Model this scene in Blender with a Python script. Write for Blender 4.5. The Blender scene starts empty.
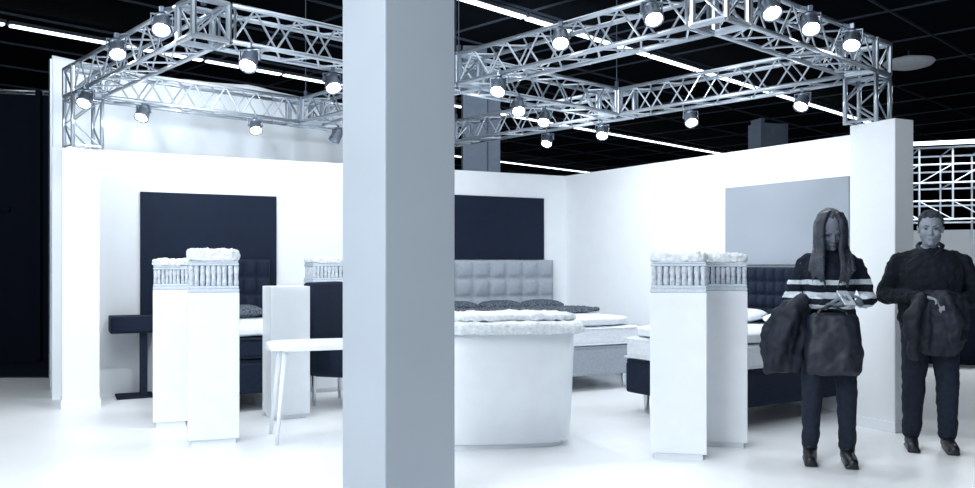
import bpy, bmesh, math, random
from math import sin, cos, pi, radians
from mathutils import Vector, Matrix, Euler, noise
random.seed(4)
S = bpy.context.scene
COL = S.collection
S.view_settings.view_transform = 'Standard'
try: S.view_settings.look = 'None'
except Exception: pass

# ---------------------------------------------------------------- materials
def mat(name, col, rough=.6, metal=0, var=.06, nscale=8, bump=0, bscale=60, emit=0, ecol=None, spec=None):
    m = bpy.data.materials.new(name); m.use_nodes = True
    nt = m.node_tree; b = nt.nodes['Principled BSDF']
    b.inputs['Roughness'].default_value = rough; b.inputs['Metallic'].default_value = metal
    if spec is not None: b.inputs['Specular IOR Level'].default_value = spec
    tc = nt.nodes.new('ShaderNodeTexCoord'); n = nt.nodes.new('ShaderNodeTexNoise')
    n.inputs['Scale'].default_value = nscale
    nt.links.new(tc.outputs['Object'], n.inputs['Vector'])
    r = nt.nodes.new('ShaderNodeValToRGB')
    r.color_ramp.elements[0].position = .3; r.color_ramp.elements[1].position = .7
    r.color_ramp.elements[0].color = (*[c*(1-var) for c in col], 1)
    r.color_ramp.elements[1].color = (*[min(1, c*(1+var)) for c in col], 1)
    nt.links.new(n.outputs['Fac'], r.inputs['Fac']); nt.links.new(r.outputs['Color'], b.inputs['Base Color'])
    if bump:
        n2 = nt.nodes.new('ShaderNodeTexNoise'); n2.inputs['Scale'].default_value = bscale
        n2.inputs['Detail'].default_value = 4
        bp = nt.nodes.new('ShaderNodeBump'); bp.inputs['Strength'].default_value = bump
        bp.inputs['Distance'].default_value = .02
        nt.links.new(tc.outputs['Object'], n2.inputs['Vector'])
        nt.links.new(n2.outputs['Fac'], bp.inputs['Height']); nt.links.new(bp.outputs['Normal'], b.inputs['Normal'])
    if emit:
        b.inputs['Emission Color'].default_value = (*(ecol or col), 1); b.inputs['Emission Strength'].default_value = emit
    return m

M = dict(
 wall=mat('white_wall_paint', (.85,.88,.915), .7, var=.01),
 floor=mat('white_floor', (.90,.92,.94), .35, var=.02, nscale=2),
 dark_carpet=mat('dark_carpet', (.008,.012,.022), .95, bump=.4, bscale=200, spec=.1),
 ceil=mat('black_ceiling', (.003,.005,.010), .9, spec=.1),
 beam=mat('ceiling_beam_paint', (.06,.08,.12), .7),
 black=mat('black_drape', (.003,.005,.011), .9, spec=.1),
 navy=mat('navy_panel', (.006,.013,.032), .75, var=.1, spec=.25),
 greypanel=mat('grey_fabric_panel', (.31,.345,.395), .8, var=.12, nscale=.8, spec=.2),
 column=mat('grey_column_paint', (.41,.455,.51), .6, var=.03, nscale=1.5),
 alu=mat('aluminium_tube', (.54,.60,.67), .28, .82),
 alud=mat('lamp_housing_metal', (.20,.24,.30), .35, .6),
 lens=mat('lamp_lens', (1,1,1), .3, emit=45),
 tube=mat('fluorescent_tube', (1,1,1), .4, emit=3.6, ecol=(.85,.93,1)),
 house=mat('tube_housing', (.1,.12,.16), .5),
 plinth=mat('white_plinth_laminate', (.85,.885,.92), .4, var=.02),
 fluff=mat('white_fluffy_wool', (.80,.84,.88), .95, var=.14, nscale=40, bump=.6, bscale=70),
 springs=mat('pocket_spring_fabric', (.60,.65,.71), .8, var=.2, nscale=40, bump=.4),
 gap_shade=mat('painted_gap_shade', (.09,.11,.15), .9),  # dark colour standing in for shade between the pocket springs
 foam=mat('foam_slab', (.60,.66,.73), .9, var=.08, nscale=60, bump=.3),
 mattress=mat('white_mattress_ticking', (.82,.86,.91), .8, var=.05, nscale=25, bump=.4, bscale=40),
 greyup=mat('light_grey_upholstery', (.36,.405,.46), .8, var=.08, nscale=40, bump=.3, bscale=300),
 darkup=mat('dark_blue_upholstery', (.010,.018,.038), .85, var=.15, nscale=40, bump=.3, bscale=300, spec=.25),
 throw=mat('dark_fur_throw', (.11,.135,.17), .95, var=.9, nscale=45, bump=1, bscale=110),
 backdrop=mat('grey_stretch_fabric', (.76,.81,.86), .8, var=.03, nscale=1),
 farcol=mat('far_pillar_paint', (.16,.20,.27), .7),
 skin=mat('skin', (.13,.15,.19), .7, var=.1, nscale=12, spec=.2),
 skin_m=mat('skin_face', (.25,.28,.325), .7, var=.12, nscale=12, spec=.2),
 hair=mat('brown_hair', (.020,.026,.042), .5, var=.6, nscale=14),
 beard=mat('beard_hair', (.15,.175,.21), .9, var=.3, nscale=60, bump=.3),
 hairm=mat('short_dark_hair', (.025,.032,.045), .8, var=.4, nscale=60, bump=.5),
 brow=mat('eyebrow_hair', (.09,.105,.13), .9),
 cloth=mat('black_knit', (.005,.008,.016), .85, var=.2, nscale=30, bump=.4, bscale=200, spec=.3),
 coat=mat('dark_quilted_coat', (.008,.012,.023), .65, var=.3, nscale=9, bump=.3, bscale=12, spec=.35),
 bag=mat('dark_bag_leather', (.009,.013,.024), .55, var=.15, nscale=9, bump=.12, bscale=30, spec=.4),
 jeans=mat('dark_denim', (.012,.018,.034), .85, var=.2, nscale=30, bump=.3, bscale=300, spec=.3),
 shoe=mat('black_leather', (.008,.010,.016), .4),
 eye=mat('eye_dark', (.05,.06,.08), .5),
 lip=mat('lip', (.09,.105,.13), .5),
 lipm=mat('lip_pale', (.20,.225,.26), .6),
 phone=mat('phone_case', (.35,.40,.46), .25),
 metal=mat('chrome', (.6,.65,.7), .2, 1),
)
def hairify(m):
    nt = m.node_tree; b = nt.nodes['Principled BSDF']
    tc = nt.nodes.new('ShaderNodeTexCoord'); mp = nt.nodes.new('ShaderNodeMapping')
    mp.inputs['Scale'].default_value = (90, 90, 4)
    n = nt.nodes.new('ShaderNodeTexNoise'); n.inputs['Scale'].default_value = 3
    bp = nt.nodes.new('ShaderNodeBump'); bp.inputs['Strength'].default_value = .8; bp.inputs['Distance'].default_value = .006
    nt.links.new(tc.outputs['Object'], mp.inputs['Vector']); nt.links.new(mp.outputs['Vector'], n.inputs['Vector'])
    nt.links.new(n.outputs['Fac'], bp.inputs['Height']); nt.links.new(bp.outputs['Normal'], b.inputs['Normal'])
hairify(M['hair'])
def striped():
    m = bpy.data.materials.new('striped_knit'); m.use_nodes = True
    nt = m.node_tree; b = nt.nodes['Principled BSDF']; b.inputs['Roughness'].default_value = .9
    b.inputs['Specular IOR Level'].default_value = .2
    tc = nt.nodes.new('ShaderNodeTexCoord'); sp = nt.nodes.new('ShaderNodeSeparateXYZ')
    r = nt.nodes.new('ShaderNodeValToRGB'); r.color_ramp.interpolation = 'CONSTANT'
    e = r.color_ramp.elements
    dk = (.008,.012,.022,1); lt = (.55,.61,.68,1)
    e[0].position = 0; e[0].color = dk; e[1].position = 1.03/2; e[1].color = lt
    for p, c in ((1.055/2, dk), (1.10/2, lt), (1.135/2, dk), (1.18/2, lt), (1.215/2, dk)):
        x = e.new(p); x.color = c
    nz = nt.nodes.new('ShaderNodeTexNoise'); nz.inputs['Scale'].default_value = 6
    ad = nt.nodes.new('ShaderNodeMath'); ad.operation = 'MULTIPLY_ADD'; ad.inputs[1].default_value = .03
    mu = nt.nodes.new('ShaderNodeMath'); mu.operation = 'MULTIPLY'; mu.inputs[1].default_value = .5
    nt.links.new(tc.outputs['Object'], sp.inputs[0]); nt.links.new(tc.outputs['Object'], nz.inputs['Vector'])
    nt.links.new(nz.outputs['Fac'], ad.inputs[0]); nt.links.new(sp.outputs['Z'], ad.inputs[2])
    nt.links.new(ad.outputs[0], mu.inputs[0])
    nt.links.new(mu.outputs[0], r.inputs['Fac']); nt.links.new(r.outputs['Color'], b.inputs['Base Color'])
    n = nt.nodes.new('ShaderNodeTexNoise'); n.inputs['Scale'].default_value = 250
    bp = nt.nodes.new('ShaderNodeBump'); bp.inputs['Strength'].default_value = .3
    nt.links.new(tc.outputs['Object'], n.inputs['Vector']); nt.links.new(n.outputs['Fac'], bp.inputs['Height'])
    nt.links.new(bp.outputs['Normal'], b.inputs['Normal'])
    return m
M['stripe'] = striped()

# ---------------------------------------------------------------- object helpers
def tag(o, label=None, cat=None, group=None, kind=None):
    if label: o['label'] = label
    if cat: o['category'] = cat
    if group: o['group'] = group
    if kind: o['kind'] = kind
    return o
def empty(name, loc, rz=0, **k):
    o = bpy.data.objects.new(name, None); COL.objects.link(o); o.empty_display_size = .1
    o.location = loc; o.rotation_euler = (0, 0, rz)
    return tag(o, **k)
def obj(name, bm, m, parent=None, loc=(0,0,0), rot=(0,0,0), smooth=False, **k):
    me = bpy.data.meshes.new(name)
    bmesh.ops.recalc_face_normals(bm, faces=bm.faces[:])
    bm.to_mesh(me); bm.free()
    for mm in (m if isinstance(m, (list, tuple)) else [m]): me.materials.append(mm)
    if smooth:
        me.polygons.foreach_set('use_smooth', [True]*len(me.polygons))
    o = bpy.data.objects.new(name, me); COL.objects.link(o)
    o.location = loc; o.rotation_euler = rot
    if parent: o.parent = parent
    return tag(o, **k)
def box(bm, c, s, bev=0, seg=2, rz=0, mi=0):
    r = bmesh.ops.create_cube(bm, size=1)
    vs = r['verts']
    mt = Matrix.Translation(c) @ Matrix.Rotation(rz, 4, 'Z') @ Matrix.Diagonal((*s, 1))
    bmesh.ops.transform(bm, matrix=mt, verts=vs)
    fs = set(f for v in vs for f in v.link_faces)
    for f in fs: f.material_index = mi
    if bev:
        es = set(e for v in vs for e in v.link_edges)
        bmesh.ops.bevel(bm, geom=list(es), offset=bev, segments=seg, profile=.5, affect='EDGES')
def basis(d):
    d = Vector(d).normalized()
    return d.to_track_quat('Z', 'Y').to_matrix().to_4x4()
def cyl(bm, p, q, r, r2=None, n=8, mi=0):
    p, q = Vector(p), Vector(q); B = basis(q-p).to_3x3(); r2 = r if r2 is None else r2
    dirs = [B @ Vector((cos(2*pi*i/n), sin(2*pi*i/n), 0)) for i in range(n)]
    a = [bm.verts.new(p+d*r) for d in dirs]; b = [bm.verts.new(q+d*r2) for d in dirs]
    for i in range(n):
        f = bm.faces.new((a[i], a[(i+1)%n], b[(i+1)%n], b[i])); f.material_index = mi
    bm.faces.new(a[::-1]).material_index = mi; bm.faces.new(b).material_index = mi
_sph = {}
def ell(bm, c, r, rot=None, n=20):
    m = max(8, n//2+2)
    if n not in _sph:
        vs = [Vector((0,0,1))]; fs = []
        for j in range(1, m):
            t = pi*j/m
            for i in range(n): vs.append(Vector((sin(t)*cos(2*pi*i/n), sin(t)*sin(2*pi*i/n), cos(t))))
        vs.append(Vector((0,0,-1))); L = len(vs)-1
        for i in range(n):
            fs.append((0, 1+i, 1+(i+1)%n)); fs.append((L, 1+(m-2)*n+(i+1)%n, 1+(m-2)*n+i))
            for j in range(m-2): fs.append((1+j*n+i, 1+(j+1)*n+i, 1+(j+1)*n+(i+1)%n, 1+j*n+(i+1)%n))
        _sph[n] = (vs, fs)
    vs, fs = _sph[n]
    mt = Matrix.Translation(c) @ (rot or Matrix.Identity(4)) @ Matrix.Diagonal((*r, 1))
    nv = [bm.verts.new(mt @ v) for v in vs]
    for f in fs: bm.faces.new([nv[i] for i in f])
def cap(bm, p, q, r, r2, n=14):
    cyl(bm, p, q, r, r2, n); ell(bm, p, (r,)*3, n=n); ell(bm, q, (r2,)*3, n=n)
def chain(bm, pts, rs, n=12):
    for i in range(len(pts)-1): cap(bm, pts[i], pts[i+1], rs[i], rs[i+1], n)
def lathe(bm, prof, n=24, mt=None, mi=0):
    rings = []
    for r, z in prof:
        rings.append([bm.verts.new((mt or Matrix.Identity(4)) @ Vector((r*cos(2*pi*i/n), r*sin(2*pi*i/n), z))) for i in range(n)])
    for a, b in zip(rings, rings[1:]):
        for i in range(n):
            f = bm.faces.new((a[i], a[(i+1)%n], b[(i+1)%n], b[i])); f.material_index = mi; f.smooth = True
    for ring in (rings[0], rings[-1]):
        f = bm.faces.new(ring); f.material_index = mi
def loft(bm, secs, n=32, fold=0, nf=7, ph=0, sq=2.0):
    rings = []
    for k, (cx, cy, z, rx, ry) in enumerate(secs):
        ring = []
        for i in range(n):
            a = 2*pi*i/n
            f = 1+fold*sin(nf*a+ph+k*.5)*min(1, k*.5)+fold*.5*sin((nf*2+1)*a+k)
            c, s = cos(a), sin(a)
            x = (abs(c)**(2/sq))*(1 if c > 0 else -1); y = (abs(s)**(2/sq))*(1 if s > 0 else -1)
            ring.append(bm.verts.new((cx+rx*f*x, cy+ry*f*y, z)))
        rings.append(ring)
    for a, b in zip(rings, rings[1:]):
        for i in range(n): bm.faces.new((a[i], a[(i+1)%n], b[(i+1)%n], b[i]))
    bm.faces.new(rings[0]); bm.faces.new(rings[-1])
def remesh(o, vox, smooth=3, disp=0, dscale=.1):
    r = o.modifiers.new('r', 'REMESH'); r.mode = 'VOXEL'; r.voxel_size = vox
    s = o.modifiers.new('s', 'SMOOTH'); s.iterations = smooth; s.factor = .5
    dg = bpy.context.evaluated_depsgraph_get(); dg.update()
    me = bpy.data.meshes.new_from_object(o.evaluated_get(dg))
    o.modifiers.clear()
    mats = list(o.data.materials)
    if disp:
        for v, nn in zip(me.vertices, [x.vector.copy() for x in me.vertex_normals]):
            v.co += nn*disp*(noise.noise(v.co/dscale)+.5*noise.noise(v.co/dscale*2.3))
    me.polygons.foreach_set('use_smooth', [True]*len(me.polygons))
    me.materials.clear()
    for m in mats: me.materials.append(m)
    o.data = me
    return o
def clone(root, loc, rz=None, **k):
    n = root.copy(); COL.objects.link(n); n.location = loc
    if rz is not None: n.rotation_euler = (0, 0, rz)
    for c in root.children:
        if c.name.startswith('bracket_arm'): continue
        cc = c.copy(); COL.objects.link(cc); cc.parent = n
    return tag(n, **k)

CH = 1.30
cam = bpy.data.cameras.new('camera'); co = bpy.data.objects.new('camera', cam); COL.objects.link(co)
cam.lens = 850/975*36; cam.sensor_width = 36; cam.shift_y = 21/975; cam.clip_end = 300
co.location = (0, 0, CH); co.rotation_euler = (pi/2, 0, 0); S.camera = co

# ---------------------------------------------------------------- hall shell
def slab(name, c, s, m, rz=0, **k):
    bm = bmesh.new(); box(bm, (0,0,0), s)
    return obj(name, bm, m, None, c, (0,0,rz), **k)
slab('floor', (5, 30, -.05), (110, 90, .1), M['floor'], kind='structure')
slab('ceiling', (5, 33, 7.05), (110, 84, .1), M['ceil'], kind='structure')
slab('wall_back', (5, 75.1, 3.5), (110, .2, 7), M['black'], kind='structure')
slab('wall_left', (-50, 33, 3.5), (.2, 84, 7), M['black'], kind='structure')
slab('wall_right', (60, 33, 3.5), (.2, 84, 7), M['black'], kind='structure')
slab('aisle_carpet', (-14.9, 20, .01), (20, 20.4, .02), M['dark_carpet'], label='dark carpet covering the hall aisle beside the stand', cat='carpet')
ti = 0
for c in range(-6, 60, 4):
    ti += 1
    slab('trim_%d' % ti, (8-c*.25, 8+c*.75, 6.975), (60, .045, .05), M['beam'], radians(45), kind='structure')
for c in range(16, 76, 4):
    ti += 1
    slab('trim_%d' % ti, (c/2-4, c/2+4, 6.98), (60, .045, .04), M['beam'], radians(-45), kind='structure')
bm = bmesh.new(); box(bm, (0,0,.03), (2.36,.22,.08), mi=1); box(bm, (0,0,-.03), (2.3,.17,.05), .02, mi=0)
first = None
for c, ts in ((18.26, range(-2, 11)), (30.8, range(-9, 8)), (45, range(-8, 6)), (23.6, range(-6,-3))):
    for t in ts:
        s = t*2.42+c/2*1.414
        x = -c/2+s*.7071; y = c/2+s*.7071
        if y > 70 or y < 12: continue
        if first is None:
            first = obj('fluorescent_light', bm, [M['tube'], M['house']], None, (x, y, 6.88), (0,0,radians(45)))
            o = first
        else:
            o = first.copy(); COL.objects.link(o); o.location = (x, y, 6.88)
        tag(o, 'long white fluorescent batten fixed under the black ceiling', 'ceiling light', 'fluorescent battens on the ceiling')
r = empty('ceiling_lamp', (11.2, 22.6, 6.70), label='round pale disc lamp hanging from the ceiling', cat='lamp')
bm = bmesh.new(); lathe(bm, [(.25,.12),(.3,.05),(.60,.03),(.64,-.02),(.56,-.10),(.3,-.17),(.01,-.19)], 32)
obj('lamp_shade', bm, mat('pale_disc', (.5,.56,.64), .5, emit=.12), r)
bm = bmesh.new(); cyl(bm, (0,0,.1), (0,0,.30), .03); obj('stem', bm, M['beam'], r)

# ---------------------------------------------------------------- stand walls
aL = math.atan2(.455, .890); aR = math.atan2(-.844, .536)
K = Vector((.993, 10.89)); eL = Vector((.890, .455)); eR = Vector((.536, -.844))
HW = 2.44; th = .10
def wallrun(name, p, q, side, h, t, m):
    p, q = Vector(p), Vector(q); d = (q-p); n = Vector((-d.y, d.x)).normalized()*side
    c = (p+q)/2+n*t/2
    return slab(name, (c.x, c.y, h/2), (d.length, t, h), m, math.atan2(d.y, d.x), kind='structure')
wallrun('wall_north', K-eL*5.85, K+eL*.1, 1, HW, th, M['wall'])
wallrun('wall_east', K, K+eR*4.4, 1, HW, th, M['wall'])
bm = bmesh.new(); n = 160
g = bmesh.ops.create_grid(bm, x_segments=n, y_segments=60, size=.5)
for v in bm.verts:
    u, w = v.co.x+.5, v.co.y+.5
    sw = abs(sin(u*2*pi))
    top = 3.46-.06*sw
    z = w*top; hh = max(0, (z-2.2)/1.2)
    fold = .028*sin(u*62+3*w)*(.3+.7*(1-w))+.020*sin((z-.25*sw)*15)*hh*sw+.016*sin(u*30+z*4)*hh
    v.co = Vector((u*4.3, fold, z))
ex = bmesh.ops.extrude_face_region(bm, geom=bm.faces[:])
bmesh.ops.translate(bm, vec=(0,.02,0), verts=[v for v in ex['geom'] if isinstance(v, bmesh.types.BMVert)])
r = empty('fabric_backdrop', (-4.47, 8.74, .0), math.atan2(2.3, 2.55), label='tall pale stretched fabric backdrop with soft folds', cat='curtain')
obj('fabric', bm, M['backdrop'], r, smooth=True)
bm = bmesh.new()
for x in (.02, 2.15, 4.28): cyl(bm, (x, .12, 0), (x, .12, 3.44), .025)
obj('support_frame', bm, M['alu'], r)

def pillar(c, s, h, rz, m, lab, name='pillar'):
    bm = bmesh.new(); box(bm, (0,0,h/2), (*s, h), .008)
    box(bm, (0,0,.04), (s[0]+.02, s[1]+.02, .08), .004)
    return obj(name, bm, m, None, (c[0], c[1], 0), (0,0,rz), label=lab, cat='pillar')
pillar((3.158, 6.82), (.22, .42), HW, aL, M['wall'], 'white rectangular stand pillar carrying a truss tower')
pillar((-3.76, 7.854), (.31, .30), 2.36, aL, M['wall'], 'white square stand pillar at the open end of the wall')
pillar((-.5185+.23*.746-.2015*.666, 4.3+.23*.666+.2015*.746), (.46, .403), 7, math.atan2(.666,.746), M['column'], 'massive plain grey square hall column', 'hall_column')

def on_north(t, z):
    p = K-eL*t; return Vector((p.x, p.y, z))
def on_east(t, z):
    p = K+eR*t; return Vector((p.x, p.y, z))
def t_north(px):
    k = (px-487.5)/850; return (K.x-k*K.y)/(eL.x-k*eL.y)
def t_east(px):
    k = (px-487.5)/850; return (k*K.y-K.x)/(eR.x-k*eR.y)
nN = Vector((.455, -.890)); nE = Vector((-.844, -.536))
def wallpanel(name, a, b, z0, z1, wall, m, lab):
    f = on_north if wall == 'n' else on_east; nn = nN if wall == 'n' else nE
    p, q = f(a, 0), f(b, 0); c = (p+q)/2; w = (q-p).length
    bm = bmesh.new(); box(bm, (0,0,0), (w, .03, z1-z0), .006)
    return obj(name, bm, m, None, (c.x+nn.x*.016, c.y+nn.y*.016, (z0+z1)/2), (0,0,aL if wall == 'n' else aR), label=lab, cat='wall panel')
wallpanel('wall_panel', t_north(276), t_north(140), .78, 2.04, 'n', M['navy'], 'large dark navy rectangular panel on the white wall')
wallpanel('wall_panel', t_north(543), t_north(420), 1.37, 2.14, 'n', M['navy'], 'dark navy rectangular panel above the tufted headboard')
wallpanel('wall_panel', t_east(727), t_east(851), 1.30, 2.08, 'e', M['greypanel'], 'plain grey fabric panel on the white wall')

# ---------------------------------------------------------------- trusses
TS = .25
def truss_mesh(L):
    h = TS/2
    n = max(1, round(L/.36)); b = bmesh.new()
    for k in range(n):
        x0, x1 = k*L/n, (k+1)*L/n; xm = (x0+x1)/2
        for s in (-h, h):
            cyl(b, (x0, s, -h), (xm, s, h), .008, n=6); cyl(b, (xm, s, h), (x1, s, -h), .008, n=6)
            cyl(b, (x0, -h, s), (xm, h, s), .008, n=6); cyl(b, (xm, h, s), (x1, -h, s), .008, n=6)
    for x in (.02, L-.02):
        for s in (-h, h):
            cyl(b, (x, s, -h), (x, s, h), .011, n=6); cyl(b, (x, -h, s), (x, h, s), .011, n=6)
    return b
def truss(p, q, lab, name='truss'):
    p, q = Vector(p), Vector(q); d = q-p; L = d.length
    r = empty(name, p, label=lab, cat='truss', group='aluminium lighting trusses')
    if abs(d.z) > .1: r.rotation_euler = (Matrix.Rotation(radians(42),4,'Z') @ Matrix.Rotation(-pi/2,4,'Y')).to_euler()
    else: r.rotation_euler = (0, 0, math.atan2(d.y, d.x))
    h = TS/2
    for y in (-h, h):
        for z in (-h, h):
            bm = bmesh.new(); cyl(bm, (0,y,z), (L,y,z), .018, n=10); obj('chord', bm, M['alu'], r, smooth=True)
    obj('lattice_bracing', truss_mesh(L), M['alu'], r)
    return r
eT = Vector((.74, .67)).normalized(); eM = Vector((-.67, .74)).normalized()
A = Vector((-3.70, 7.78)); sp1, c1, c2 = 2.6, 2.30, 2.15
def node(i, j): return A + eT*(0, c1, c1+c2)[i] - eM*(j*sp1)
ZT = 2.965
g = TS/2+.025
def seg(a, b):
    d = (b-a).normalized(); a2 = a+d*g; b2 = b-d*g
    truss((a2.x, a2.y, ZT), (b2.x, b2.y, ZT), 'horizontal aluminium box truss with diagonal bracing')
N = [[node(i, j) for j in range(3)] for i in range(3)]
for (i, j, k, l) in ((0,0,1,0),(1,0,2,0),(0,1,1,1),(1,1,2,1),(1,2,2,2),(0,0,0,1),(1,0,1,1),(1,1,1,2),(2,0,2,1),(2,1,2,2)):
    seg(N[i][j], N[k][l])
cm = None
for i in range(3):
    for j in range(3):
        if (i, j) == (0, 2): continue
        p = N[i][j]
        if cm is None:
            bm = bmesh.new(); h = TS/2
            for s in (-h, h):
                for t in (-h, h):
                    cyl(bm, (-h,s,t), (h,s,t), .022, n=8); cyl(bm, (s,-h,t), (s,h,t), .022, n=8); cyl(bm, (s,t,-h), (s,t,h), .022, n=8)
            for s in (-h,h):
                cyl(bm, (-h,s,-h), (h,s,h), .010, n=6); cyl(bm, (s,-h,-h), (s,h,h), .010, n=6)
            cm = obj('truss_corner', bm, M['alu'], None, (p.x, p.y, ZT), (0,0,math.atan2(eT.y, eT.x))); o = cm
        else:
            o = cm.copy(); COL.objects.link(o); o.location = (p.x, p.y, ZT)
        tag(o, 'aluminium cube corner joining the lighting trusses', 'truss corner', 'truss corner cubes')
truss((N[0][0].x, N[0][0].y, 2.36), (N[0][0].x, N[0][0].y, ZT-g), 'short vertical truss tower standing on a white pillar', 'truss_tower')
truss((N[2][2].x, N[2][2].y, HW), (N[2][2].x, N[2][2].y, ZT-g), 'short vertical truss tower standing on a white pillar', 'truss_tower')
for i, j in ((1,0),(2,0),(1,1),(0,1),(1,2),(2,1)):
    bm = bmesh.new(); p = N[i][j]; cyl(bm, (0,0,ZT+TS/2), (0,0,7.0), .005, n=6); cyl(bm, (0,0,ZT+TS/2), (0,0,ZT+TS/2+.12), .02, n=8)
    obj('suspension_cable', bm, M['beam'], None, (p.x, p.y, 0), label='thin dark steel cable suspending the truss', cat='cable', group='truss suspension cables')

# ---------------------------------------------------------------- spotlights
zl = ZT-TS/2-.005
FS = .70; DZ = -.135
def fixture_src():
    r = empty('spotlight', (0,0,zl))
    SC = Matrix.Diagonal((FS,FS,FS,1))
    def fin(bm): bmesh.ops.transform(bm, matrix=SC, verts=bm.verts[:]); return bm
    bm = bmesh.new(); box(bm, (0,0,.0), (.05,.06,.06), .008); cyl(bm, (0,0,-.02), (0,0,-.04), .014)
    obj('clamp', fin(bm), M['alud'], r)
    bm = bmesh.new(); box(bm, (0,0,-.045), (.20,.03,.012), .002); box(bm, (-.1,0,-.095), (.01,.03,.11), .002); box(bm, (.1,0,-.095), (.01,.03,.11), .002)
    obj('yoke', fin(bm), M['alud'], r)
    rx = Matrix.Translation((0,0,DZ)) @ Matrix.Rotation(radians(-36), 4, 'X')
    bm = bmesh.new()
    lathe(bm, [(.03,.12),(.055,.11),(.06,.075),(.078,.07),(.078,.05),(.070,.048),(.070,.03),(.082,.028),(.086,-.07),(.093,-.075),(.094,-.110),(.084,-.110),(.074,-.090)], 24, rx)
    cyl(bm, rx @ Vector((-.11,0,0)), rx @ Vector((.11,0,0)), .014)
    obj('housing', fin(bm), M['alud'], r)
    bm = bmesh.new(); lathe(bm, [(.073,-.088),(.074,-.098),(.052,-.112),(.005,-.120)], 24, rx)
    obj('lens', fin(bm), M['lens'], r)
    return r
src = fixture_src(); used = False
F0 = N[1][2]
# start, direction, distance, aim, side of truss (1 near / -1 far), 1 = clamped to upper chord
FX = [(A,eT,.5,'v',1,0),(A,eT,1.64,'v',1,0),(A,eT,2.62,'n',1,0),
      (A,-eM,.50,'v',1,0),(A,-eM,1.50,'v',1,1),(A,-eM,2.40,'v',1,1),
      (N[0][1],eT,.28,'v',1,0),(N[0][1],eT,1.1,'v',-1,0),(N[0][1],eT,2.90,'v',1,0),(N[0][1],eT,3.5,'v',-1,0),
      (N[2][2],eM,.62,'v',-1,0),(N[2][2],eM,1.78,'v',-1,0),(N[2][2],eM,2.9,'v',-1,0),(N[2][2],eM,3.71,'v',-1,0),
      (F0,eM,.38,'v',1,1),(F0,eM,1.20,'v',1,1),(F0,eM,1.95,'v',1,0),
      (F0,eT,.24,'v',1,1),(F0,eT,.78,'v',1,1),(F0,eT,1.42,'v',1,1)]
spots = []
for idx, (a, d, s, aim, side, up) in enumerate(FX):
    p = a+d*s
    nrm = Vector((-d.y, d.x)); nrm = (nrm if nrm.y < 0 else -nrm)*side
    q = p+nrm*(TS/2+(.085 if up else 0))
    zz = ZT+TS/2-.03 if up else zl
    if aim == 'v': ang = math.atan2(-q.x*.75, q.y)+((idx*37) % 10-5)*.10
    else: ang = aL+pi+.6
    if not used: o = src; o.location = (q.x, q.y, zz); o.rotation_euler = (0,0,ang); used = True
    else: o = clone(src, (q.x, q.y, zz), ang)
    if up:
        bm = bmesh.new(); v = Matrix.Rotation(-ang, 3, 'Z') @ Vector((-nrm.x, -nrm.y, 0)); cyl(bm, (0,0,0), v*.085+Vector((0,0,.03)), .012); obj('bracket_arm', bm, M['alud'], o)
    tag(o, 'can spotlight with glowing lens clamped to the truss', 'spotlight', 'stage spotlights on the trusses')
    spots.append((q, ang, aim, zz))
def spot(loc, d, e, size=125):
    l = bpy.data.lights.new('spot_beam', 'SPOT'); l.energy = e; l.color = (.90,.96,1); l.spot_size = radians(size); l.spot_blend = 1
    l.shadow_soft_size = .07
    o = bpy.data.objects.new('spot_beam', l); COL.objects.link(o)
    o.location = loc; o.rotation_euler = Vector(d).to_track_quat('-Z','Y').to_euler()
for q, ang, aim, zz in spots:
    d = Matrix.Rotation(ang,3,'Z') @ Vector((0, -sin(radians(36)), -cos(radians(36))))
    spot(Vector((q.x, q.y, zz+DZ*FS))+d*.13, d, 24 if aim == 'v' else 30)
for p, d, e in ((N[1][1]+eT*.2, (-nN.x, -nN.y, -.75), 85), (N[0][1]+eT*.5+eM*.6, (-nN.x, -nN.y, -.75), 95), (N[2][1]-eM*1.2-eT*.9, (-nE.x, -nE.y, -.65), 60), (N[2][1]-eT*.9, (-nE.x, -nE.y, -.65), 95)):
    spot((p.x, p.y, zl-.1), d, e, 140)  # wash spots added to brighten the stand walls, no fixtures modelled for them
p = A+eT*1.0-eM*.9; spot((p.x, p.y, 3.15), (-.67, .74, .03), 105, 120)  # extra wash spot added to brighten the fabric backdrop, without a fixture

def area(name, loc, size, e, col=(.88,.945,1), rot=(0,0,0)):
    l = bpy.data.lights.new(name, 'AREA'); l.shape = 'RECTANGLE'; l.size, l.size_y = size; l.energy = e; l.color = col
    o = bpy.data.objects.new(name, l); COL.objects.link(o); o.location = loc; o.rotation_euler = rot
area('overhead_fill_light', (0, 7.6, 5.6), (6, 3), 100, rot=(0,0,aL))  # unseen soft fill added above the stand
area('aisle_fill_light', (-2, 1.5, 5.6), (6, 3), 300)  # unseen fill added over the aisle to keep the floor near white
area('front_fill_light', (-5.5, -2.0, 4.4), (5, 2.5), 600, rot=(radians(64),0,radians(-32)))  # unseen frontal fill added to lift plinth fronts and the column's left face
w = bpy.data.worlds.new('world'); S.world = w; w.use_nodes = True
w.node_tree.nodes['Background'].inputs[0].default_value = (.50,.65,.86,1); w.node_tree.nodes['Background'].inputs[1].default_value = .24

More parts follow.
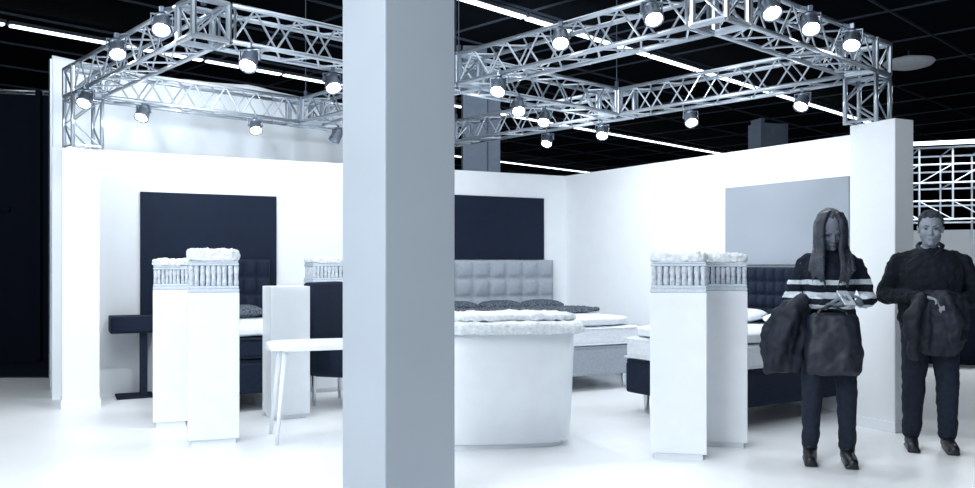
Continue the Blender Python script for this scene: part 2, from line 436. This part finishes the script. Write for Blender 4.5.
# ---------------------------------------------------------------- plinths and mattress samples
def plinth(c, s, h, rz, lab):
    bm = bmesh.new(); box(bm, (0,0,h/2+.02), (s, s, h-.04), .006); box(bm, (0,0,.02), (s-.05, s-.05, .04))
    return obj('display_plinth', bm, M['plinth'], None, (c[0], c[1], 0), (0,0,rz), label=lab, cat='plinth', group='white display plinths')
def fluffy(bm, c, s, amp=.012, nx=28, fr=22):
    b2 = bmesh.new()
    r = bmesh.ops.create_cube(b2, size=1); vs = r['verts']
    bmesh.ops.transform(b2, matrix=Matrix.Diagonal((*s, 1)), verts=vs)
    bmesh.ops.subdivide_edges(b2, edges=b2.edges[:], cuts=nx, use_grid_fill=True)
    for v in b2.verts:
        x, y, z = v.co.x/(s[0]/2), v.co.y/(s[1]/2), v.co.z/(s[2]/2)
        m = (abs(x)**6+abs(y)**6+abs(z)**6)**(1/6)
        k = 1/m if m > 1 else 1
        v.co = Vector((v.co.x*k, v.co.y*k, v.co.z*k))
        d = amp*(noise.noise(v.co*fr)+.7*noise.noise(v.co*fr*2.2+Vector((3,1,7))))
        v.co += v.co.normalized()*d+Vector((0,0,d*1.2))
    bmesh.ops.translate(b2, vec=c, verts=b2.verts[:])
    me = bpy.data.meshes.new('tmp'); b2.to_mesh(me); b2.free(); bm.from_mesh(me); bpy.data.meshes.remove(me)
def sample(c, s, h, z, rz, lab):
    r = empty('mattress_sample', (c[0], c[1], z), rz, label=lab, cat='mattress sample', group='cut-open mattress samples')
    bm = bmesh.new(); box(bm, (0,0,.014), (s, s, .028), .009, 3); box(bm, (0,0,.038), (s*.985, s*.985, .022), .009, 3)
    obj('base_layer', bm, M['foam'], r)
    bm = bmesh.new(); hs = h*.48; n = 9; st = (s*.97)/n; z0 = .047
    rr = random.Random(5)
    for i in range(n):
        for j in range(n):
            if 0 < i < n-1 and 0 < j < n-1: continue
            x, y = -s*.485+st*(i+.5)+rr.uniform(-.003,.003), -s*.485+st*(j+.5)+rr.uniform(-.003,.003)
            w1, w2, w3 = [rr.uniform(.42,.50) for _ in range(3)]
            lathe(bm, [(st*.36,z0),(st*w1,z0+.008),(st*w2,z0+hs*.25),(st*(w2-.05),z0+hs*.45),(st*w3,z0+hs*.7),(st*w1,z0+hs-.008),(st*.36,z0+hs)], 12, Matrix.Translation((x,y,0)))
    obj('pocket_springs', bm, M['springs'], r)
    bm = bmesh.new(); box(bm, (0,0,z0+hs/2), (s*.86,s*.86,hs)); obj('gap_shade_box', bm, M['gap_shade'], r)  # dark inner box, paints the shade seen in the gaps between springs
    z1 = z0+hs
    bm = bmesh.new(); box(bm, (0,0,z1+.009), (s*.985, s*.985, .018), .007); box(bm, (0,0,z1+.025), (s*.96, s*.96, .014), .006)
    obj('foam_layer', bm, M['foam'], r)
    bm = bmesh.new(); t = h-z1-.030; fluffy(bm, (0,0,z1+.031+t/2), (s*1.03, s*1.03, t+.006), .011, 34, 20)
    obj('fluffy_topper', bm, M['fluff'], r, smooth=True)
X = lambda px, Y: (px-487.5)/850*Y
lp = 'tall square white plinth holding a cut-open mattress sample'
ls = 'cut-open mattress sample with pocket springs and fluffy white top'
for px, Y, s, rz, sh, hp in ((213, 6.3, .355, radians(20), .31, 1.10), (171, 6.95, .27, radians(20), .24, 1.10), (678, 5.85, .37, radians(-12), .27, 1.115), (722, 6.2, .33, radians(-12), .26, 1.115), (325, 8.85, .36, aL, .25, 1.12)):
    plinth((X(px,Y), Y), s, hp, rz, lp); sample((X(px,Y), Y), s, sh, hp, rz, ls)
plinth((X(286,7.3), 7.3), .33, 1.12, aL, 'plain square white plinth with nothing on top')

# ---------------------------------------------------------------- beds
def headboard(w, h, nx, nz, depth=.08, amp=.045):
    bm = bmesh.new(); bmesh.ops.create_grid(bm, x_segments=nx*8, y_segments=nz*8, size=.5)
    for v in bm.verts:
        u, t = v.co.x+.5, v.co.y+.5
        d = amp*(abs(sin(u*nx*pi))*abs(sin(t*nz*pi)))**.4
        v.co = Vector(((u-.5)*w, -depth-d, t*h))
    ex = bmesh.ops.extrude_face_region(bm, geom=bm.faces[:])
    for v in ex['geom']:
        if isinstance(v, bmesh.types.BMVert): v.co.y = 0
    return bm
def bed(c, rz, w, l, up, lab, hb=1.33, nx=7, nz=4, mm='mattress', tm='mattress'):
    r = empty('bed', (c[0], c[1], 0), rz, label=lab, cat='bed')
    bm = headboard(w+.06, hb-.25, nx, nz); bmesh.ops.translate(bm, vec=(0,0,.25), verts=bm.verts[:])
    obj('headboard', bm, up, r, smooth=True)
    bm = bmesh.new(); box(bm, (0,-.12-l/2,.30), (w, l, .28), .03, 3); box(bm, (0,-.12-l/2,.445), (w-.02, l-.02, .03), .01)
    obj('bed_base', bm, up, r)
    bm = bmesh.new(); box(bm, (0,-.12-l/2,.56), (w, l, .20), .05, 4)
    for z in (.48, .64): box(bm, (0,-.12-l/2,z), (w+.012, l+.012, .012), .005)
    obj('mattress', bm, M[mm], r)
    bm = bmesh.new(); fluffy(bm, (0,-.12-l/2,.71), (w-.02, l-.02, .10), .004, 26, 8)
    obj('mattress_topper', bm, M[tm], r, smooth=True)
    for x in (-w/2+.12, w/2-.12):
        for y in (-.28, -.12-l+.15):
            bm = bmesh.new(); cyl(bm, (x,y,0), (x,y,.17), .02, .03, 12); obj('leg', bm, M['metal'], r)
    return r
p0 = on_north(t_north(549)+.9, 0)+Vector((nN.x, nN.y, 0))*.02
bed(p0, aL, 1.74, 1.80, M['greyup'], 'light grey boxspring bed with tufted square-quilted headboard', 1.36, 8, 5)
def pillow(c, s, rot, m, lab, name='pillow', cat='pillow', amp=.006):
    bm = bmesh.new(); ell(bm, (0,0,0), (1,1,1), n=32)
    for v in bm.verts:
        x, y, z = v.co
        e = lambda a: (abs(a)**.62)*(1 if a > 0 else -1)
        q = Vector((e(x)*s[0]/2, e(y)*s[1]/2, z*s[2]/2*(1-.35*(e(x)**4+e(y)**4)/2)))
        q += q.normalized()*amp*noise.noise(q*14); v.co = q
    return obj(name, bm, m, None, c, rot, smooth=True, label=lab, cat=cat)
def bl(p, rz, x, y, z):
    v = Matrix.Rotation(rz, 3, 'Z') @ Vector((x, y, 0)); return (p.x+v.x, p.y+v.y, z)
for i, x in enumerate((-.58, .0, .56)):
    pillow(bl(p0, aL, x, -.38, .825), (.54,.34,.11), (radians(4),0,aL+.06*(i-1)), M['throw'], 'dark grey flat shaggy cushion on the grey bed', 'cushion', 'cushion', .012)
bm = bmesh.new(); fluffy(bm, (0,0,0), (1.72,.62,.05), .010, 44, 26)
obj('throw_blanket', bm, M['throw'], None, bl(p0, aL, .01, -.95, .795), (0,0,aL), smooth=True, label='grey textured throw blanket laid across the bed', cat='blanket')
pe = on_east(t_east(742)+.60, 0)+Vector((nE.x, nE.y, 0))*.02
bed(pe, aR, 1.2, 1.40, M['darkup'], 'dark blue boxspring bed with quilted headboard and white mattress', 1.28, 12, 8)
for x in (-.30, .30): pillow(bl(pe, aR, x, -.36, .83), (.5,.38,.11), (radians(5),0,aR), M['mattress'], 'white pillow on the dark bed')
pw = on_north((t_north(268)+t_north(160))/2, 0)+Vector((nN.x, nN.y, 0))*.04
bed(pw, aL, 1.02, 1.45, M['darkup'], 'dark upholstered bed standing below the navy panel', 1.36, 8, 6, 'darkup', 'mattress')
pillow(bl(pw, aL, .15, -.38, .835), (.5,.36,.11), (radians(5),0,aL), M['throw'], 'dark pillow on the dark upholstered bed')

p = on_north(t_north(131), 0)
r = empty('bedside_table', (p.x+nN.x*.2, p.y+nN.y*.2, 0), aL, label='dark box-shaped bedside table on a slim panel leg', cat='bedside table')
bm = bmesh.new(); box(bm, (0,0,.72), (.42,.36,.16), .008); obj('body', bm, M['darkup'], r)
bm = bmesh.new(); box(bm, (0,-.187,.72), (.38,.014,.12), .004); obj('drawer', bm, M['navy'], r)
bm = bmesh.new(); box(bm, (.1,.02,.32), (.05,.28,.64), .006); obj('leg', bm, M['darkup'], r)
bm = bmesh.new(); box(bm, (.02,.02,.01), (.34,.32,.02), .004); obj('base', bm, M['darkup'], r)

def armchair(c, rz):
    r = empty('armchair', (*c, 0), rz, label='dark blue high-backed upholstered armchair', cat='armchair')
    bm = bmesh.new(); box(bm, (0,0,.36), (.56,.56,.18), .05, 4); obj('seat', bm, M['darkup'], r)
    bm = bmesh.new(); box(bm, (0,.25,.76), (.60,.12,.76), .03, 4); obj('backrest', bm, M['darkup'], r)
    for x in (-.29,.29):
        bm = bmesh.new(); box(bm, (x,-.01,.46), (.09,.54,.34), .035, 4); obj('armrest', bm, M['darkup'], r)
        for y in (-.22,.22):
            bm = bmesh.new(); cyl(bm, (x*.85,y,0), (x*.85,y,.28), .014, .022, 10); obj('leg', bm, M['metal'], r)
armchair((X(348,8.0), 8.0), aL+radians(45))

r = empty('side_table', (X(318,6.45), 6.45, 0), radians(20), label='low white rounded table on splayed legs', cat='table')
bm = bmesh.new(); loft(bm, [(0,0,.675,.36,.25),(0,0,.68,.38,.27),(0,0,.715,.38,.27),(0,0,.72,.36,.25)], 40, sq=4); obj('table_top', bm, M['plinth'], r)
for x in (-1,1):
    for y in (-1,1):
        bm = bmesh.new(); cyl(bm, (x*.33,y*.22,0), (x*.26,y*.16,.68), .013, .022, 12); obj('leg', bm, M['plinth'], r, smooth=True)
# ---------------------------------------------------------------- round-cornered counter with topper
cx, cy = .08, 6.35
r = empty('display_counter', (cx, cy, 0), radians(8), label='white counter with rounded corners', cat='counter')
bm = bmesh.new(); loft(bm, [(0,0,.04,.50,.38),(0,0,.05,.51,.39),(0,0,.5,.53,.41),(0,0,.80,.54,.42),(0,0,.81,.53,.41)], 72, sq=3.8); obj('counter_body', bm, M['plinth'], r, smooth=True)
bm = bmesh.new(); loft(bm, [(0,0,0,.46,.34),(0,0,.04,.46,.34)], 48, sq=3.8); obj('kick_base', bm, M['plinth'], r)
bm = bmesh.new(); loft(bm, [(0,0,.81,.55,.42),(0,0,.815,.56,.43),(0,0,.835,.56,.43),(0,0,.84,.55,.42)], 72, sq=3.8); obj('counter_top', bm, M['wall'], r, smooth=True)
NR = 180
def topper(sx, sy, hgt, lab, name, loc, rz, ruf=1):
    bm = bmesh.new()
    def ring_at(rs, z, rf=0, n=NR):
        out = []
        for i in range(n):
            a = 2*pi*i/n; c, s = cos(a), sin(a); f = rs*(1+rf*ruf*(sin(a*29)+.6*sin(a*47+1)))
            out.append(bm.verts.new((sx*f*(abs(c)**(2/3.8))*(1 if c > 0 else -1), sy*f*(abs(s)**(2/3.8))*(1 if s > 0 else -1), z*hgt+rf*ruf*.4*sin(a*31))))
        return out
    prof = [(.93,.0,0),(.975,-.1,.003),(.99,-.35,.005),(1.0,-.55,.007),(1.008,-.3,.006),(1.012,.0,.005),(1.008,.4,.003),(.985,.8,.002)]
    prof += [(.96-.96*k/20, .9+.25*abs(sin(k*1.1+.4)), .001) for k in range(20)]
    rings = [ring_at(*q) for q in prof]
    for a, b in zip(rings, rings[1:]):
        for i in range(NR): bm.faces.new((a[i], a[(i+1)%NR], b[(i+1)%NR], b[i]))
    bm.faces.new(rings[0]); bm.faces.new(rings[-1])
    for v in bm.verts:
        if v.co.z > hgt*.5: v.co.z += .010*noise.noise(v.co*9)+.006*noise.noise(v.co*34)+.004*sin(v.co.x*40)*sin(v.co.y*40)
    return obj(name, bm, M['fluff'], None, loc, (0,0,rz), smooth=True, label=lab, cat='blanket' if name == 'throw_blanket' else 'mattress topper')
topper(.60, .47, .048, 'soft white tufted mattress topper with draped edges', 'mattress_topper', (cx, cy, .842), radians(8), 1.3)
topper(.52, .30, .026, 'folded white fringed throw lying on the topper', 'throw_blanket', (cx+.04, cy+.02, .915), radians(14), 1.8)

# ---------------------------------------------------------------- surroundings beyond the stand
bm = bmesh.new(); box(bm, (0,0,3.45), (.62,.62,6.9), .01); box(bm, (.5,.1,3.2), (.34,.5,6.4), .01); box(bm, (0,0,.2), (.7,.7,.4))
for z in (4.9, 5.3, 5.7): box(bm, (.5,.1,z), (.38,.54,.05))
obj('hall_pillar', bm, M['farcol'], None, (-.35, 22, 0), (0,0,.1), label='distant grey-blue hall pillar with a duct beside it', cat='pillar')
area('far_area_light', (0, 17.5, 6.2), (5, 1), 160, rot=(radians(40),0,0))  # area light aimed toward the distant pillar
bm = bmesh.new(); box(bm, (0,0,2.3), (.75,.5,4.6), .01); box(bm, (.1,-.26,4.45), (.3,.05,.2)); box(bm, (-.28,0,4.66), (.1,.4,.1))
obj('display_tower', bm, M['farcol'], None, (X(768,20), 20, 0), (0,0,.3), label='dark blue display tower rising beyond the white wall', cat='display tower')
bm = bmesh.new(); box(bm, (0,0,1.75), (2.2,.15,3.5), .01); box(bm, (.9,-.1,1.8), (.06,.1,3.5)); box(bm, (-.2,-.1,2.0), (1.5,.04,.06))
obj('partition_panel', bm, M['black'], None, (-6.75, 11, .021), (0,0,.2), label='tall dark partition panel of the neighbouring stand', cat='partition')
r = truss((-7.6, 11.9, 3.62), (-5.75, 12.2, 3.62), 'short aluminium truss over the dark neighbouring stand')
for k in range(2):
    bm = bmesh.new(); cyl(bm, (0,0,0), (0,0,3.48), .04, n=12); cyl(bm, (0,0,0), (0,0,.02), .2, n=20)
    obj('support_post', bm, M['black'], None, (-7.45+k*1.55, 11.92+k*.25, .021), label='slim dark support post under the neighbouring truss', cat='post', group='neighbouring truss posts')
r = empty('lattice_frame', (X(944,13), 13, 0), radians(-20), label='pale open grid frame structure of a neighbouring stand', cat='frame')
bm = bmesh.new(); lm = mat('dull_aluminium', (.50,.56,.64), .4, .3)
zs = (2.0, 2.28, 2.56, 2.84, 3.10)
for z in zs:
    for y in (0, 1.2): cyl(bm, (-.8,y,z), (3.4,y,z), .015, n=6)
for k in range(10):
    x = -.8+k*.46
    for y in (0,1.2): cyl(bm, (x,y,0 if k%3==0 else 2.0), (x,y,3.10), .015, n=6)
    for z in (2.0,2.56,3.10): cyl(bm, (x,0,z), (x,1.2,z), .011, n=6)
    if k < 9: cyl(bm, (x,0,2.56), (x+.46,0,2.84), .009, n=6); cyl(bm, (x,0,2.28), (x+.46,0,2.0), .009, n=6)
obj('tube_lattice', bm, lm, r)
bm = bmesh.new(); box(bm, (1.2,-.08,3.16), (4.0,.04,.06)); obj('top_rail', bm, M['wall'], r)
bm = bmesh.new(); box(bm, (0,0,1.0), (4.6,.12,2.0), .01)
for z in (1.2, 1.5, 1.8): box(bm, (0,-.075,z), (4.5,.03,.03))
obj('display_board', bm, M['wall'], None, (X(1000,16.6), 16.6, 0), (0,0,radians(-25)), label='white display board of the neighbouring stand', cat='display board')
area('neighbour_light', (X(950,13), 12.0, 3.9), (2, .8), 170)
bm = bmesh.new(); box(bm, (0,0,.5), (2.4,.5,1.0), .02); box(bm, (0,-.02,1.02), (2.5,.56,.04), .01)
obj('reception_desk', bm, M['navy'], None, (X(980,11.2), 11.2, 0), (0,0,radians(-20)), label='dark reception desk of the neighbouring stand', cat='desk')

# ---------------------------------------------------------------- people
def hand(bm, w, f, nrm, side, curl=.9, sc=1.0):
    f = Vector(f).normalized(); nrm = Vector(nrm); nrm = (nrm-f*nrm.dot(f)).normalized(); s = f.cross(nrm)*side
    w = Vector(w)
    mt = Matrix((( s.x,f.x,nrm.x,0),(s.y,f.y,nrm.y,0),(s.z,f.z,nrm.z,0),(0,0,0,1)))
    ell(bm, w+f*.045*sc, (.040*sc,.052*sc,.016*sc), mt, 16)
    for k, (off, ln, b) in enumerate(((-.030,.066,.9),(-.010,.076,1.0),(.011,.072,1.05),(.030,.056,1.15))):
        p = w+f*.085*sc+s*off*sc; a = .25*b*curl; r = .0088*sc
        q0 = w+f*.05*sc+s*off*.8*sc
        pts = [q0, p]
        for L in (ln*.45, ln*.32, ln*.26):
            d = f*cos(a)+nrm*sin(a)+s*off*1.0; p = p+d.normalized()*L*sc; pts.append(p); a += .62*b*curl
        chain(bm, pts, [r*1.1, r*1.08, r, r*.95, r*.8], 10)
    t0 = w+f*.02*sc-s*.022*sc; t1 = t0+(f*.5-s*.8+nrm*.25).normalized()*.035*sc; t2 = t1+(f*.85-s*.2+nrm*.4).normalized()*.032*sc; t3 = t2+(f*.9+s*.15+nrm*.4).normalized()*.024*sc
    chain(bm, [t0,t1,t2,t3], [.014*sc,.012*sc,.0105*sc,.009*sc], 10)
def head(bm, T, k=1.0):
    def E(c, r): ell(bm, T @ Vector([x*k for x in c]), [x*k for x in r], T.to_3x3().to_4x4(), 24)
    E((0,.012,.028), (.074,.094,.088)); E((0,-.022,-.03), (.062,.068,.075)); E((0,-.045,-.078), (.040,.042,.036))
    E((0,-.086,-.098), (.019,.014,.014))
    for s in (-1,1):
        E((s*.034,-.060,-.028), (.026,.026,.026)); E((s*.030,-.078,.022), (.024,.010,.008)); E((s*.074,.012,-.012), (.009,.018,.030))
        E((s*.079,.018,.0), (.007,.014,.018)); E((s*.009,-.096,-.034), (.008,.008,.006))
    chain(bm, [T @ Vector((0,-.084*k,.012*k)), T @ Vector((0,-.102*k,-.030*k))], [.008*k,.011*k], 10)
    E((0,-.086,-.062), (.024,.009,.006)); E((0,-.084,-.073), (.020,.009,.006))
def head_parts(T, parent, k=1.0, lip='lip'):
    for s in (-1,1):
        bm = bmesh.new(); ell(bm, T @ Vector((s*.030*k,-.077*k,.002*k)), (.0125*k,.009*k,.005*k), T.to_3x3().to_4x4(), 16); obj('eye', bm, M['eye'], parent, smooth=True)
        bm = bmesh.new(); chain(bm, [T @ Vector((s*.014*k,-.087*k,.020*k)), T @ Vector((s*.032*k,-.085*k,.026*k)), T @ Vector((s*.048*k,-.072*k,.020*k))], [.003,.0035,.0025], 8); obj('eyebrow', bm, M['brow'], parent, smooth=True)
    bm = bmesh.new()
    ell(bm, T @ Vector((0,-.093*k,-.067*k)), (.020*k,.005*k,.004*k), T.to_3x3().to_4x4(), 14); obj('mouth', bm, M[lip], parent, smooth=True)

def person(name, loc, rz, label, sh, hip, tors, arms, headT, hk, mats, thick, lip='lip', arm_t=.8):
    bm = bmesh.new()
    loft(bm, tors, 32)
    chain(bm, [(0,.015,1.33*sh), (0,-.005,1.45*sh)], [.058,.052], 16)
    head(bm, headT, hk)
    hips = {}
    for s in (-1,1):
        lg = [Vector((s*.088,0,.86*sh)), Vector((s*(.105),-.02,.48*sh)), Vector((s*.115,.02,.09))]
        chain(bm, lg, [.085*hip,.056*hip,.038*hip], 18); ell(bm, (s*.112,.035,.33*sh), (.052*hip,.055*hip,.11))
        chain(bm, [(s*.115,.04,.05),(s*.125,-.14,.035)], [.035,.028], 14)
        hips[s] = lg
    for s, (S0, E0, W0, hf, hn, curl) in arms.items():
        chain(bm, [Vector(S0), Vector(E0), Vector(W0)], [.042*hip,.038*hip,.026*hip], 16)
        hand(bm, Vector(W0)+Vector(hf).normalized()*.01, hf, hn, s, curl, hk)
    body = obj(name, bm, mats['skin'], None, loc, (0,0,rz), label=label, cat='person')
    remesh(body, .0055, 4)
    head_parts(headT, body, hk, lip)
    bm = bmesh.new(); loft(bm, [(a,b,z,rx+thick,ry+thick) for a,b,z,rx,ry in tors[1:]], 36)
    at = thick*arm_t
    for s, (S0, E0, W0, hf, hn, curl) in arms.items():
        S0, E0, W0 = Vector(S0), Vector(E0), Vector(W0)
        We = W0-(W0-E0).normalized()*.015; Mm = S0.lerp(E0, .45); Fm = E0.lerp(W0, .4)
        nk = Vector((S0.x*.38, .005, S0.z+.045))
        chain(bm, [nk, S0, Mm, E0, Fm, We], [.030+thick, .036*hip+at, .040*hip+at, .038*hip+at, .036*hip+at, .030*hip+at*.5], 18)
    o = obj(mats['topname'], bm, mats['top'], body, smooth=True); remesh(o, .008, 5, .013, .05)
    bm = bmesh.new(); loft(bm, [(a,b,z,rx+.010,ry+.010) for a,b,z,rx,ry in tors[:3]], 32)
    for s in (-1,1):
        lg = hips[s]; chain(bm, [lg[0], lg[1], lg[2]+Vector((0,0,.03))], [.096*hip,.070*hip,.058*hip], 18)
    o = obj('trousers', bm, M['jeans'], body, smooth=True); remesh(o, .011, 3, .008, .07)
    for s in (-1,1):
        bm = bmesh.new(); chain(bm, [(s*.115,.045,.05),(s*.12,-.06,.045),(s*.127,-.16,.036)], [.046,.044,.036], 16)
        ell(bm, (s*.115,.03,.09), (.048,.055,.05)); box(bm, (s*.121,-.055,.012), (.085,.27,.022), .01)
        o = obj('shoe', bm, M['shoe'], body, smooth=True); remesh(o, .008, 2)
        for v in o.data.vertices:
            if v.co.z < 0.002: v.co.z = 0.002
    return body

rzW = radians(-17)
headW = Matrix.Translation((.005,-.060,1.532)) @ Matrix.Rotation(radians(34),4,'X') @ Matrix.Rotation(radians(8),4,'Z')
torW = [(0,0,.80,.12,.09),(0,0,.90,.165,.115),(0,0,.97,.150,.105),(0,-.005,1.06,.130,.095),(0,-.01,1.16,.140,.106),(0,-.02,1.24,.150,.116),(0,-.005,1.31,.142,.092),(0,.005,1.36,.10,.07),(0,.01,1.395,.058,.056)]
armsW = {-1:((-.160,.0,1.310),(-.240,.015,1.075),(-.035,-.235,1.045),(1,-.35,.05),(.1,.2,1),.9),
          1:((.160,.0,1.310),(.245,.02,1.085),(.165,-.235,1.06),(-.75,-.6,.05),(-.1,.2,1),.9)}
locW = (X(829,5.6), 5.6, 0)
W = person('person', locW, rzW, 'woman with long dark hair and striped sweater looking down', .985, .93, torW, armsW, headW, 1.0,
  dict(skin=M['skin'], top=M['stripe'], topname='sweater'), .018)
bm = bmesh.new()
hr = headW.to_3x3().to_4x4()
ell(bm, headW @ Vector((0,.034,.040)), (.086,.098,.088), hr, 26)
ell(bm, headW @ Vector((0,.050,-.03)), (.084,.078,.10), hr, 22)
hc = headW.translation
rr = random.Random(3)
for s in (-1,1):
    for k in range(30):
        t = k/29
        ph = radians(20+t*154); sn, cs = sin(ph), -cos(ph)
        P = [(s*.010, -.055+.08*t, .112), (s*(.014+.052*sn), .080*cs, .096), (s*(.034+.054*sn), .100*cs+.003, .045), (s*(.042+.052*sn), .106*cs+.008, -.04)]
        j = rr.uniform(-.012,.012); j2 = rr.uniform(-.026,.026)
        if t < .66:
            u = t/.66
            P += [(s*(.050+.054*u)+j*.5, -.088+.08*u, -.13), (s*(.054+.074*u)+j, -.118+.05*u, -.20+.01*u), (s*(.052+.092*u)+j, -.130+.03*u, -.27+.01*u), (s*(.048+.085*u)+j2, -.130+.02*u, -.345+.07*u*u+rr.uniform(-.045,.025))]
        else:
            P += [(s*.105*sn, .10, -.14), (s*.125*sn, .115, -.22), (s*.12*sn, .122, -.32), (s*.10*sn, .12, -.39+rr.uniform(-.02,.02))]
        chain(bm, [hc+Vector(q) for q in P], [.012,.015,.016,.015,.014,.013,.009,.003], 9)
o = obj('hair', bm, M['hair'], W, smooth=True); remesh(o, .005, 2, .003, .02)
def toworld(loc, rz, v):
    q = Matrix.Rotation(rz,3,'Z') @ Vector(v); return Vector((loc[0]+q.x, loc[1]+q.y, q.z))
bm = bmesh.new(); box(bm, (0,0,0), (.072,.145,.009), .004)
obj('smartphone', bm, M['phone'], None, toworld(locW, rzW, (.072,-.315,1.095)), (radians(35),0,rzW+radians(20)), label='pale smartphone held in both hands by the woman', cat='smartphone')
def garment(name, loc, rz, secs, m, lab, cat, fold=.10, nf=6, ph=0, sq=2.2, disp=.014, extra=None):
    bm = bmesh.new(); loft(bm, secs, 72, fold, nf, ph, sq)
    if extra: extra(bm)
    o = obj(name, bm, m, None, (loc[0], loc[1], 0), (0,0,rz), smooth=True, label=lab, cat=cat)
    remesh(o, .008, 5, disp, .09); return o
def sleeve1(bm):
    chain(bm, [(-.17,-.20,1.07),(-.26,-.22,.98),(-.33,-.22,.86),(-.36,-.20,.74),(-.38,-.18,.62)], [.05,.055,.055,.05,.04], 12)
garment('coat', locW, rzW, [(-.18,-.15,1.085,.04,.04),(-.20,-.15,1.07,.08,.09),(-.25,-.15,.99,.105,.11),(-.28,-.14,.90,.120,.12),(-.30,-.13,.78,.12,.12),(-.30,-.12,.68,.11,.10),(-.30,-.11,.60,.09,.08)], M['coat'],
  'dark padded coat draped over the woman\'s forearm', 'coat', .14, 4, 0, 2.2, .016, sleeve1)
bag = empty('handbag', (locW[0], locW[1], 0), rzW, label='dark soft leather handbag hanging before the woman', cat='handbag')
bm = bmesh.new(); loft(bm, [(.0,-.25,1.00,.11,.02),(.0,-.25,.98,.145,.045),(.0,-.25,.86,.155,.075),(.0,-.25,.74,.17,.09),(.0,-.25,.64,.165,.09),(.0,-.25,.61,.14,.07)], 64, .05, 5, sq=2.8)
o = obj('bag_body', bm, M['bag'], bag, smooth=True); remesh(o, .009, 4, .010, .10)
for dy in (-.03,.03):
    bm = bmesh.new(); chain(bm, [(-.10,-.25+dy,.97),(-.07,-.25+dy,1.02),(-.01,-.25+dy,1.045),(.07,-.25+dy,1.01),(.10,-.25+dy,.97)], [.008]*5, 8); obj('handle', bm, M['shoe'], bag, smooth=True)

rzM = radians(-20)
headM = Matrix.Translation((0,-.025,1.56)) @ Matrix.Rotation(radians(8),4,'X') @ Matrix.Rotation(radians(-6),4,'Z')
torM = [(0,0,.80,.15,.11),(0,0,.90,.19,.135),(0,0,.98,.188,.14),(0,-.01,1.08,.185,.14),(0,-.01,1.18,.192,.14),(0,-.01,1.27,.202,.135),(0,0,1.33,.190,.108),(0,.005,1.385,.125,.08),(0,.01,1.42,.068,.064)]
armsM = {-1:((-.205,.0,1.325),(-.290,.04,1.08),(-.10,-.225,1.08),(.85,-.45,-.1),(.1,-.3,-1),1.0),
          1:((.205,.0,1.325),(.295,.04,1.07),(.13,-.225,1.04),(-.8,-.5,-.1),(-.1,-.3,-1),1.0)}
locM = (X(930,6.0), 6.0, 0)
Mn = person('person', locM, rzM, 'man in black jacket holding a bundled dark coat', 1.0, 1.08, torM, armsM, headM, 1.02,
  dict(skin=M['skin_m'], top=M['cloth'], topname='jacket'), .018, 'lipm', 1.0)
bm = bmesh.new(); hm = headM.to_3x3().to_4x4()
ell(bm, headM @ Vector((0,.028,.052)), (.077,.093,.075), hm, 26); ell(bm, headM @ Vector((0,.052,-.005)), (.076,.060,.075), hm, 22)
for s in (-1,1): chain(bm, [headM @ Vector((s*.064,-.025,.075)), headM @ Vector((s*.073,-.005,.03)), headM @ Vector((s*.072,.004,-.010))], [.014,.010,.006], 10)
rr = random.Random(9)
for k in range(40):
    a = rr.uniform(-1.2, 1.2); x = .058*sin(a); y = -.052*cos(a)
    chain(bm, [headM @ Vector((x*.8,y*.5+.02,.108)), headM @ Vector((x+rr.uniform(-.008,.008),y-.012,.088+rr.uniform(-.008,.014)))], [.014,.006], 8)
o = obj('hair', bm, M['hairm'], Mn, smooth=True); remesh(o, .005, 3, .005, .015)
bm = bmesh.new()
for s in (-1,1): chain(bm, [headM @ Vector((s*.064,-.015,-.045)), headM @ Vector((s*.052,-.038,-.080)), headM @ Vector((s*.028,-.068,-.102)), headM @ Vector((0,-.078,-.106))], [.007,.011,.014,.016], 12)
o = obj('beard', bm, M['beard'], Mn, smooth=True); remesh(o, .005, 4, .002, .02)
bm = bmesh.new()
for s in (-1,1): chain(bm, [(s*.060,.05,1.455),(s*.080,.0,1.435),(s*.060,-.065,1.405),(s*.018,-.098,1.372)], [.014,.015,.015,.008], 10)
chain(bm, [(-.06,.05,1.455),(0,.075,1.46),(.06,.05,1.455)], [.014,.015,.014], 10)
o = obj('collar', bm, M['coat'], Mn, smooth=True); remesh(o, .006, 2)
def sleeve2(bm):
    chain(bm, [(-.08,-.29,1.08),(-.15,-.30,.95),(-.15,-.28,.80),(-.13,-.26,.68)], [.04,.05,.045,.035], 12)
    chain(bm, [(.07,-.30,1.06),(.12,-.31,.93),(.08,-.30,.80),(.10,-.26,.74)], [.04,.05,.045,.035], 12)
garment('coat', locM, rzM, [(.01,-.19,1.13,.05,.05),(.01,-.20,1.11,.12,.08),(.01,-.21,1.04,.165,.10),(.02,-.21,.92,.17,.10),(.03,-.20,.80,.15,.10),(.03,-.19,.72,.12,.08),(.03,-.19,.68,.09,.06)], M['coat'],
  'bulky dark coat bundled over the man\'s forearms', 'coat', .15, 5, 1, 2.2, .018, sleeve2)
